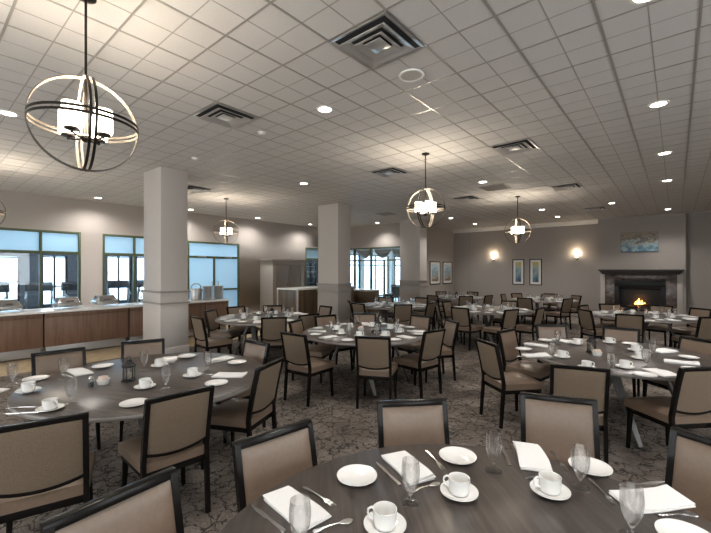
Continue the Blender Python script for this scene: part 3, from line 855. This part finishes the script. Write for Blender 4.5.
# ------------------------------------------------------------------ chairs
def make_chair():
    r_ = empty('dining_chair')
    # seat
    s_ = MB()
    def outline(u, v_, k=1.0):
        x = -.215 + .45 * u
        hw = (.205 + .025 * u) * k
        return x, (2 * v_ - 1) * hw
    def top(u, v_):
        x, y = outline(u, v_)
        e = min(1, 5 * u) * min(1, 5 * (1 - u)) * min(1, 5 * v_) * min(1, 5 * (1 - v_))
        return (x, y, .455 + .03 * (e ** .35 if e > 0 else 0))
    def bot(u, v_):
        x, y = outline(u, v_); return (x, y, .392)
    s_.slab(top, bot, 12, 12)
    s_.build('seat', M['vinyl'], r_, ang=50)
    ap = MB()
    ap.hexa([(-.21, -.19, .345), (.225, -.215, .345), (.225, .215, .345), (-.21, .19, .345), (-.21, -.19, .391), (.225, -.215, .391), (.225, .215, .391), (-.21, .19, .391)], .004)
    ap.build('apron', M['frame'], r_)
    # back: posts are the rear legs carried up
    def back_x(z):
        return -.215 - .09 * ((z - .45) / .43) ** 1.15 if z > .45 else -.215 - .035 * (.45 - z) / .45
    for sy in (-1, 1):
        lg = MB()
        zs = [0, .2, .45, .60, .75, .865]
        for a, b2 in zip(zs, zs[1:]):
            w0 = .026 if a < .1 else .034; w1 = .034
            lg.bar((back_x(a), sy * .197, a), (back_x(b2), sy * .197, b2), .028, w0, 0, 0, (1, 0, 0), .028, w1)
        bmesh.ops.remove_doubles(lg.bm, verts=lg.bm.verts[:], dist=.0015)
        lg.build('rear_leg', M['frame'], r_)
        fl_ = MB(); fl_.bar((.215, sy * .205, 0), (.20, sy * .19, .39), .026, .026, .004, 0, (1, 0, 0), .036, .036)
        fl_.build('front_leg', M['frame'], r_)
    bf = MB()
    bf.hexa([(back_x(.85) - .019, -.212, .848), (back_x(.85) + .017, -.212, .848), (back_x(.85) + .017, .212, .848), (back_x(.85) - .019, .212, .848),
             (back_x(.88) - .019, -.212, .88), (back_x(.88) + .017, -.212, .88), (back_x(.88) + .017, .212, .88), (back_x(.88) - .019, .212, .88)], .005)
    bf.build('top_rail', M['frame'], r_)
    br = MB()
    def zb(y): return .512 - .028 * (1 - (y / .185) ** 2)
    N = 10
    for k in range(N):
        y0, y1 = -.185 + .37 * k / N, -.185 + .37 * (k + 1) / N
        br.bar((back_x(zb(y0)) - .012 * (1 - (y0 / .19) ** 2), y0, zb(y0)), (back_x(zb(y1)) - .012 * (1 - (y1 / .19) ** 2), y1, zb(y1)), .022, .024, 0)
    br.build('lower_rail', M['frame'], r_)
    def panel(off0, off1, mname, nm):
        p_ = MB()
        def f0(off, puff):
            def f_(u, v_):
                y = -.184 + .368 * u
                z0 = zb(y) + .008
                z = z0 + (.85 - z0) * v_
                bow = .012 * (1 - (y / .19) ** 2)
                e = (min(1, 8 * u) * min(1, 8 * (1 - u)) * min(1, 8 * v_) * min(1, 8 * (1 - v_)))
                return (back_x(z) - bow + off + puff * (e ** .4 if e > 0 else 0), y, z)
            return f_
        p_.slab(f0(off1, .010 if off1 > 0 else -.004), f0(off0, 0), 14, 14)
        return p_.build(nm, M[mname], r_, ang=50)
    panel(0, .012, 'vinyl', 'back_cushion')
    panel(0.0, -.010, 'fabric', 'outer_back')
    return r_
CHAIRS = {
1: [(-1.50, 0.48, 4), (-1.49, 1.16, 352), (-1.21, 1.96, 317), (-0.56, 2.60, 290), (0.18, 2.39, 249)],
2: [(-2.53, 0.45, 163), (-2.42, 1.14, 175), (-4.60, 0.97, 358), (-4.53, 1.71, 341), (-2.62, 1.99, 203), (-3.52, 2.49, 271)],
3: [(-1.59, 4.11, 52), (-1.70, 5.09, 350), (-1.37, 5.97, 305), (-0.57, 6.27, 268), (0.20, 5.84, 229), (-0.60, 3.53, 108), (0.17, 4.14, 136)],
4: [(-3.61, 3.09, 95), (-4.53, 3.92, 23), (-4.64, 4.69, 346), (-4.32, 5.37, 312), (-2.72, 3.54, 117), (-2.40, 4.44, 170), (-2.66, 5.48, 232), (-3.36, 5.73, 264)],
5: [(-1.39, 8.67, 43), (-1.20, 10.57, 303), (-0.63, 8.26, 100), (-0.25, 10.81, 257), (0.39, 10.48, 230), (0.46, 8.70, 130), (-1.59, 9.79, 345)],
6: [(-6.10, 3.13, 88), (-6.99, 3.87, 32), (-7.24, 4.59, 357), (-6.85, 5.27, 317), (-5.10, 3.95, 145), (-4.96, 4.61, 170), (-5.83, 5.91, 261)],
7: [(-6.40, 7.32, 48), (-5.72, 6.87, 85), (-6.45, 8.99, 317), (-4.76, 7.33, 135), (-4.47, 8.12, 180), (-4.92, 9.07, 232), (-5.55, 9.51, 268)],
8: [(-4.83, 10.88, 129), (-4.43, 11.66, 168), (-5.58, 13.15, 269), (-6.59, 12.67, 322), (-5.77, 10.54, 83)],
9: [(-3.45, 7.46, 83), (-2.50, 7.79, 160), (-2.14, 8.48, 174), (-3.24, 9.92, 267), (-4.25, 7.98, 37), (-4.40, 8.76, 357)],
10: [(-3.25, 11.21, 84), (-4.31, 12.56, 1), (-4.12, 13.31, 326), (-3.19, 13.85, 274), (-2.26, 11.71, 158), (-2.36, 13.42, 228)],
}
CENT = {1: (-.37, 1.08), 2: (-3.43, 1.38), 3: (-.49, 5.0), 4: (-3.5, 4.4), 5: (-.5, 9.5), 6: (-6.05, 4.5), 7: (-5.6, 8.2), 8: (-5.6, 11.9), 9: (-3.3, 8.7), 10: (-3.1, 12.6)}
TNAME = {1: 'the front table', 2: 'the table facing the buffet', 3: 'the table with sugar caddy', 4: 'the middle table', 5: 'the fireplace table',
         6: 'the table behind near column', 7: 'the table by second column', 8: 'the table by far column', 9: 'the table behind middle table', 10: 'the table below narrow prints'}
SECT = ['far side', 'far window side', 'window side', 'near window side', 'near side', 'near hearth side', 'hearth side', 'far hearth side']
def sectors(angs):
    """one side name per angle (degrees, about the table), each name used once where possible"""
    res = {}
    cand = sorted(((abs((a - (130 + 45 * s_) + 180) % 360 - 180), i_, s_) for i_, a in enumerate(angs) for s_ in range(8)))
    used = set()
    for d_, i_, s_ in cand:
        if i_ in res or s_ in used: continue
        res[i_] = s_; used.add(s_)
    return [SECT[res[i_]] if i_ in res else 'middle' for i_ in range(len(angs))]
def ang_of(t_, x, y): return math.degrees(math.atan2(y - CENT[t_][1], x - CENT[t_][0])) % 360
P = Proto(make_chair)
for t_, L in CHAIRS.items():
    sec = sectors([ang_of(t_, x, y) for x, y, f_ in L])
    for (x, y, f_), s_ in zip(L, sec):
        fx, fy = math.cos(R(f_)), math.sin(R(f_))
        to_cam = -(fx * x + fy * y) / math.hypot(x, y)
        view = 'seen from behind' if to_cam < -.35 else ('facing the camera' if to_cam > .35 else 'seen side-on')
        P.put((x + .30 * fx, y + .30 * fy, 0), R(f_), 'taupe padded chair %s, at %s of %s' % (view, s_, TNAME[t_]), 'chair', 'dining chairs around ' + TNAME[t_])
# two chairs and a table in the sun room
for x, y, f_, lb in ((-10.9, 15.6, 200, 'chair in the bright sun room beyond the glazed doors'), (-10.2, 15.2, 120, 'chair in the sun room, just inside the glazed doors'), (-9.4, 15.5, 30, 'chair in the sun room, beside the picture wall'), (-11.3, 16.6, 300, 'chair in the sun room, beyond the others')):
    P.put((x, y, 0), R(f_), 'dark framed ' + lb, 'chair', 'sun room chairs')

# ------------------------------------------------------------------ tables
TR = .93
ZT = .75
def make_table():
    r_ = empty('round_table')
    tp = MB()
    tp.lathe([(0, ZT - .035), (TR - .006, ZT - .035), (TR, ZT - .029), (TR, ZT - .006)], 96, 1)
    tp.lathe([(TR, ZT - .006), (TR - .006, ZT), (0, ZT)], 96, 0)
    bmesh.ops.remove_doubles(tp.bm, verts=tp.bm.verts[:], dist=1e-4)
    tp.build('tabletop', [M['wood_top'], M['table_edge']], r_, ang=60)
    MB().lathe([(0, ZT - .06), (.30, ZT - .06), (.30, ZT - .036), (0, ZT - .036)], 32).build('mounting_plate', M['leg_metal'], r_)
    for k in range(4):
        a0, a1 = R(45 + 90 * k - 18), R(45 + 90 * k + 8)
        lg = MB()
        p0 = Vector((.36 * math.cos(a0), .36 * math.sin(a0), ZT - .036)); p1 = Vector((.64 * math.cos(a1), .64 * math.sin(a1), .012))
        lg.bar(p0, p1, .10, .028, .004, 0, (math.cos(a1), math.sin(a1), .4), .038, .022)
        lg.build('leg', M['leg_metal'], r_)
        MB().lathe([(0, 0), (.03, 0), (.03, .012), (0, .014)], 14).build('foot_pad', M['black'], r_, (p1.x, p1.y, 0))
    rg = MB(); rg.tube([(.475 * math.cos(2 * PI * k / 40), .475 * math.sin(2 * PI * k / 40), .49) for k in range(40)], .008, 6, 0, True)
    return r_
P = Proto(make_table)
TLAB = {1: 'large round dark wood table in front, cut by the bottom edge', 2: 'round dark wood table with black lantern, facing the walnut buffet',
        3: 'round dark wood table with black lantern and sugar caddy', 4: 'round dark wood table in the middle of the room',
        5: 'round table set before the fireplace', 6: 'round table standing behind the near column by the buffet end',
        7: 'round table between second column and far column', 8: 'round table beside the far column near the shoreline prints',
        9: 'round table directly behind the middle table', 10: 'round table below the pair of narrow prints'}
TROT = {1: -45, 2: 22, 3: -31, 4: -4, 5: -40, 6: -16, 7: -32, 8: -45, 9: -25, 10: -45}
for t_, (x, y) in CENT.items():
    P.put((x, y, 0), R(TROT[t_]), TLAB[t_], 'table', 'round banquet tables')

# ------------------------------------------------------------------ tableware
def make_saucer():
    return MB().lathe([(0, .002), (.03, .0), (.035, .0), (.06, .008), (.076, .015), (.0755, .0175), (.058, .011), (.034, .006), (0, .006)], 32).build('saucer', M['china'])
def make_plate():
    return MB().lathe([(0, .0015), (.048, 0), (.055, 0), (.07, .008), (.088, .012), (.088, .0145), (.068, .011), (.055, .005), (0, .005)], 36).build('side_plate', M['china'])
def make_cup():
    r_ = empty('coffee_cup')
    MB().lathe([(0, 0), (.030, 0), (.036, .003), (.040, .012), (.042, .035), (.043, .062), (.0400, .062), (.039, .035), (.036, .014), (.02, .008), (0, .008)], 28).build('cup_body', M['china'], r_)
    MB().tube([(.040, 0, .052), (.050, 0, .056), (.062, 0, .047), (.064, 0, .034), (.056, 0, .021), (.040, 0, .017)], .0042, 8).build('handle', M['china'], r_)
    return r_
def make_goblet():
    return MB().lathe([(0, .006), (.018, .004), (.035, .0015), (.036, 0), (.0365, .002), (.02, .007), (.007, .012), (.0055, .022), (.006, .032), (.012, .042), (.022, .058), (.0315, .085), (.036, .115), (.0355, .140), (.0325, .170),
                       (.0313, .170), (.0343, .140), (.0348, .115), (.0303, .086), (.0208, .060), (.0105, .045), (0, .040)], 28).build('water_goblet', M['goblet'], ang=60)
def make_napkin(seed):
    def mk():
        rg = random.Random(seed)
        ph = [rg.uniform(0, 6) for _ in range(4)]
        mb = MB()
        for k, (z0, th, sh) in enumerate(((0, .004, 0), (.0042, .004, .004), (.0086, .004, -.003))):
            def srf(off):
                def f_(u, v_):
                    L, W = .26, .125
                    x = -L / 2 + L * u + sh
                    y = (-W / 2 + W * v_) * (1 + .05 * math.sin(3 * u + ph[0])) + sh + .004 * math.sin(5 * u + ph[1])
                    lift = .006 * max(0, math.sin(3.3 * u + ph[2])) * (v_ if seed % 2 else (1 - v_)) * (k + .3)
                    return (x, y, z0 + off + (lift if off else lift))
                return f_
            mb.slab(srf(th), srf(0), 16, 8)
        return mb.build('napkin', M['linen'], ang=50)
    return mk
def strip(mb, prof, th, zf=lambda x: 0):
    """flat cutlery outline: list of (x, halfwidth)"""
    n_ = len(prof)
    A = []
    for x, hw in prof:
        z = zf(x)
        A.append([mb.bm.verts.new(p_) for p_ in ((x, -hw, z), (x, hw, z), (x, hw * .9, z + th), (x, -hw * .9, z + th))])
    for a, b_ in zip(A, A[1:]):
        for j in range(4): mb.bm.faces.new((a[j], a[(j + 1) % 4], b_[(j + 1) % 4], b_[j]))
    mb.bm.faces.new(A[0][::-1]); mb.bm.faces.new(A[-1])
HND = [(-.095, .004), (-.09, .0075), (-.075, .0085), (-.04, .0055), (.0, .0035)]
def arch(x): return .004 * math.sin(max(0, min(1, (x + .095) / .19)) * PI)
def make_fork():
    mb = MB()
    strip(mb, HND + [(.03, .0035), (.045, .010), (.055, .0115), (.06, .0115)], .002, arch)
    for k in range(4): strip(_off(mb, -.0087 + k * .0058), [(.059, .0018), (.08, .0016), (.097, .0009)], .0018, arch)
    return mb.build('fork', M['steel'], ang=40)
class _off:
    def __init__(s, mb, dy):
        s.bm = s; s.mb, s.dy = mb, dy
        s.verts = s; s.faces = mb.bm.faces
    def new(s, p_): return s.mb.bm.verts.new((p_[0], p_[1] + s.dy, p_[2]))
def make_knife():
    mb = MB(); strip(mb, [(-.105, .004), (-.10, .0085), (-.07, .009), (-.02, .0065), (.0, .006), (.01, .009), (.06, .0098), (.09, .0075), (.108, .002)], .0035)
    return mb.build('knife', M['steel'], ang=40)
def make_spoon():
    mb = MB(); strip(mb, [(x * .8, h_) for x, h_ in HND] + [(.022, .0032), (.032, .008), (.042, .0135), (.055, .0155), (.068, .0125), (.076, .004)], .002, arch)
    return mb.build('spoon', M['steel'], ang=40)
PS, PP, PC, PG = Proto(make_saucer), Proto(make_plate), Proto(make_cup), Proto(make_goblet)
PN = [Proto(make_napkin(k)) for k in range(3)]
PF, PK, PT = Proto(make_fork), Proto(make_knife), Proto(make_spoon)
ZS = ZT + .0012
def labels(t_, pts, text):
    return [text % (s_, TNAME[t_]) for s_ in sectors([ang_of(t_, p_[0], p_[1]) for p_ in pts])]
def lay(t_, kind, pts):
    pts = [p_ if len(p_) > 2 else (*p_, None) for p_ in pts]
    G = ' on ' + TNAME[t_]
    if kind == 'cup':
        L1 = labels(t_, pts, 'white saucer under a cup at %s of %s'); L2 = labels(t_, pts, 'white coffee cup on saucer at %s of %s')
        for k, (x, y, a) in enumerate(pts):
            PS.put((x, y, ZS), 0, L1[k], 'saucer', 'saucers' + G)
            PC.put((x, y, ZS + .0066), R(a if a is not None else random.uniform(0, 360)), L2[k], 'cup', 'coffee cups' + G)
        return
    P_, text, cat, grp = {'plate': (PP, 'white side plate at %s of %s', 'plate', 'side plates'),
        'glass': (PG, 'clear stemmed water goblet at %s of %s', 'glass', 'water goblets'),
        'napkin': (None, 'folded white linen napkin at %s of %s', 'napkin', 'napkins'),
        'fork': (PF, 'steel fork at %s of %s', 'fork', 'forks'), 'knife': (PK, 'steel knife at %s of %s', 'knife', 'knives'),
        'spoon': (PT, 'steel spoon at %s of %s', 'spoon', 'spoons')}[kind]
    L = labels(t_, pts, text)
    for k, (x, y, a) in enumerate(pts):
        Q = P_ or PN[k % 3]
        if a is None: a = ang_of(t_, x, y) + 180 + random.uniform(-8, 8)
        Q.put((x, y, ZS), R(a), L[k], cat, grp + G)
# front table, measured
lay(1, 'napkin', [(-1.107, .958, -8), (-.941, 1.487, -28), (-.535, 1.955, -64), (-.072, 1.893, -133)])
lay(1, 'knife', [(-1.14, .855, 177), (-.985, 1.39, 156), (-.64, 1.90, 120), (-.11, 2.015, 48)])
lay(1, 'fork', [(-1.10, 1.07, -3), (-.885, 1.635, -36), (-.43, 2.01, -59), (-.235, 1.845, -54)])
lay(1, 'spoon', [(-.93, .98, 65), (-.80, 1.40, 66), (-.45, 1.80, 46), (.005, 1.845, 42)])
lay(1, 'plate', [(-1.067, 1.275), (-.808, 1.724), (-.301, 2.023), (.03, 1.70)])
lay(1, 'cup', [(-.785, 1.092, 200), (-.672, 1.448, 190), (-.393, 1.697, 215)])
lay(1, 'glass', [(-.79, 1.27), (-.63, 1.715), (-.305, 1.815), (-.115, 1.597), (-.925, .82)])
# table facing the buffet, measured
lay(2, 'cup', [(-3.692, .594, 20), (-3.11, .608, 25), (-3.13, 1.194, 30), (-3.723, 1.548, 20), (-3.159, 1.584, 10)])
lay(2, 'plate', [(-4.109, 1.198), (-3.906, 1.90), (-2.805, 1.0), (-4.06, .70), (-2.80, 1.60), (-3.277, 2.09)])
lay(2, 'napkin', [(-4.039, 1.0, 0), (-3.89, 1.71, -30), (-3.93, .38, 40), (-2.93, 1.80, 215), (-3.52, 2.05, 275)])
lay(2, 'glass', [(-3.93, .86), (-3.156, .73), (-3.72, 1.41), (-2.992, 1.29), (-3.225, 1.759), (-4.03, .55)])
lay(2, 'knife', [(-4.02, .90, 10), (-3.18, .48, 230)])
lay(2, 'fork', [(-3.06, 1.72, 210), (-3.30, .50, 230)])
# table with the sugar caddy, measured
lay(3, 'cup', [(-.629, 4.057, 30), (-.365, 4.308, 20), (-.905, 4.40, 40), (-.927, 5.29, 10), (-.635, 5.64, 10), (-.349, 5.291, 15), (-.283, 4.844, 0)])
lay(3, 'plate', [(-1.33, 4.55), (-.203, 4.10), (-.43, 5.72), (.10, 5.22), (.12, 4.62), (-1.28, 5.3)])
lay(3, 'napkin', [(-1.28, 4.90, -5), (-1.127, 4.30, 40), (-.11, 4.28, 130), (.04, 4.90, 185), (-1.10, 5.42, -40), (-.10, 5.45, 235)])
lay(3, 'glass', [(-.966, 4.251), (-.433, 4.02), (-.215, 4.47), (-.186, 5.103), (-1.10, 5.12)])
lay(3, 'knife', [(-1.20, 4.22, 40), (-.02, 4.36, 130)])
lay(3, 'fork', [(-1.04, 4.40, 40), (-.02, 4.78, 185)])
# the tables further off: one setting before each chair and in each empty gap
for t_ in (4, 5, 6, 7, 8, 9, 10):
    A = [ang_of(t_, x, y) for x, y, f_ in CHAIRS[t_]]
    off = math.degrees(math.atan2(sum(math.sin(R(8 * a)) for a in A), sum(math.cos(R(8 * a)) for a in A))) / 8
    S = [(off + 45 * k) % 360 for k in range(8)]      # eight places laid, before the chairs
    cx, cy = CENT[t_]
    pol = lambda r_, a: (cx + r_ * math.cos(R(a)), cy + r_ * math.sin(R(a)))
    j = lambda q: random.uniform(-q, q)
    lay(t_, 'napkin', [(*pol(.73, a + j(2)), a + 180 + j(12)) for a in S])
    lay(t_, 'plate', [pol(.78, a - 20 + j(2)) for a in S])
    lay(t_, 'cup', [(*pol(.46 + j(.03), a - 14 + j(3)), 20 + j(40)) for a in S])
    lay(t_, 'glass', [pol(.50 + j(.03), a + 15 + j(3)) for a in S])

# lanterns and condiments
def make_lantern():
    r_ = empty('candle_lantern')
    MB().lathe([(0, 0), (.062, 0), (.062, .012), (.052, .018), (.052, .026), (0, .026)], 6).build('base', M['black_iron'], r_)
    for k in range(6):
        a = 2 * PI * k / 6
        MB().tube([(.046 * math.cos(a), .046 * math.sin(a), .024), (.046 * math.cos(a), .046 * math.sin(a), .135)], .0045, 6).build('post', M['black_iron'], r_)
    MB().lathe([(.044, .026), (.044, .133), (.043, .133), (.043, .026)], 6).build('glass_panes', M['goblet'], r_)
    MB().lathe([(0, .132), (.058, .132), (.060, .142), (.045, .158), (.03, .175), (.028, .182), (.03, .188), (.018, .198), (0, .20)], 18).build('roof', M['black_iron'], r_)
    MB().tube([(.024 * math.cos(2 * PI * k / 16), 0, .206 + .024 * math.sin(2 * PI * k / 16)) for k in range(16)], .003, 6, 0, True).build('carry_ring', M['black_iron'], r_)
    MB().lathe([(0, .026), (.022, .026), (.022, .075), (.003, .078), (.002, .086), (0, .086)], 14).build('candle', M['candle'], r_)
    return r_
P = Proto(make_lantern)
for x, y, t_ in ((-3.43, 1.183, 2), (-.712, 4.876, 3), (-6.0, 4.6, 6), (-5.62, 11.9, 8), (-3.12, 12.55, 10), (-3.4, 4.55, 4)):
    P.put((x, y, ZS), R(20), 'black candle lantern standing on ' + TNAME[t_], 'lantern', 'table lanterns').scale = (.88, .88, .88)
def make_shaker():
    r_ = empty('pepper_shaker')
    MB().lathe([(0, 0), (.02, 0), (.022, .01), (.018, .055), (.016, .06), (0, .06)], 16).build('jar', M['goblet'], r_)
    MB().lathe([(0, .002), (.018, .002), (.0165, .04), (0, .04)], 14).build('pepper', M['black'], r_)
    MB().lathe([(0, .06), (.0175, .06), (.0175, .07), (.01, .08), (0, .08)], 16).build('cap', M['steel'], r_)
    return r_
P = Proto(make_shaker)
P.put((-3.478, .933, ZS), 0, 'small pepper shaker with steel cap beside white bowl', 'shaker', 'pepper shakers')
P.put((-3.33, 4.33, ZS), 0, 'small pepper shaker standing on the middle table by the lantern', 'shaker', 'pepper shakers')
def make_caddy():
    r_ = empty('sugar_caddy')
    MB().lathe([(0, 0), (.038, 0), (.042, .004), (.05, .04), (.0475, .04), (.04, .007), (0, .007)], 24).build('bowl', M['china'], r_)
    for k in range(5): MB().box((-.028 + k * .012, -.025, .01), (-.020 + k * .012, .025, .062), .001).build('sugar_packet', M['sugar'], r_)
    return r_
P = Proto(make_caddy)
P.put((-3.491, 1.02, ZS), R(15), 'white china bowl with packets beside pepper shaker, facing the buffet', 'bowl', 'sugar bowls')
P.put((-.643, 4.75, ZS), R(30), 'white sugar caddy filled with packets, in front of a black lantern', 'bowl', 'sugar bowls')
P.put((-3.62, 4.42, ZS), R(80), 'white sugar bowl on the middle table', 'bowl', 'sugar bowls')
P.put((-.45, 9.5, ZS), R(10), 'white sugar bowl on the fireplace table', 'bowl', 'sugar bowls')

# ------------------------------------------------------------------ daylight and camera
w = bpy.data.worlds.new('overcast sky'); scn.world = w; w.use_nodes = True
bg = w.node_tree.nodes['Background']
bg.inputs['Color'].default_value = (.93, .97, 1, 1)
bg.inputs['Strength'].default_value = 3.7
def portal(loc, rot, sx, sy):
    d = bpy.data.lights.new('window_portal', 'AREA'); d.shape = 'RECTANGLE'; d.size = sx; d.size_y = sy
    d.cycles.is_portal = True
    o = bpy.data.objects.new('window_portal', d); col.objects.link(o); o.location = loc; o.rotation_euler = rot
for q in ADDED_RW: portal(((q[0] + q[1]) / 2, YN - .2, 1.9), (R(90), 0, PI), q[1] - q[0], 2.4)
for q in ADDED_SW: portal((XR + .2, (q[0] + q[1]) / 2, 1.9), (R(90), 0, R(90)), q[1] - q[0], 2.4)
for q in GW: portal((-18.7, (q[0] + q[1]) / 2, (q[2] + q[3]) / 2), (R(90), 0, R(-90)), q[1] - q[0], q[3] - q[2])
portal((-11.1, 19.3, 1.3), (R(90), 0, 0), 4.0, 2.4)
portal((-13.4, 16.3, 1.3), (R(90), 0, R(-90)), 5.0, 2.4)
for y in (-1, 3, 6.8):  # added fill lamps, brighten the frosted panes from behind
    point('gym_fill_lamp', (-15.2, y, 2.75), 120, (.93, .97, 1), .3)

cd = bpy.data.cameras.new('camera'); cam = bpy.data.objects.new('camera', cd); col.objects.link(cam)
cd.sensor_width = 36; cd.lens = 380 * 36 / 711; cd.shift_y = 3.5 / 711; cd.clip_start = .05
cam.location = (0, 0, 1.66); cam.rotation_euler = (R(90), 0, math.atan(320.5 / 380))
scn.camera = cam
scn.view_settings.view_transform = 'Standard'
scn.view_settings.look = 'None'
scn.view_settings.exposure = 0.96
scn.view_settings.gamma = 1
scn.view_settings.use_curve_mapping = False
scn.cycles.max_bounces = 8
scn.cycles.diffuse_bounces = 4
scn.cycles.transparent_max_bounces = 24
scn.cycles.sample_clamp_indirect = 6
scn.cycles.caustics_reflective = False
scn.cycles.caustics_refractive = False
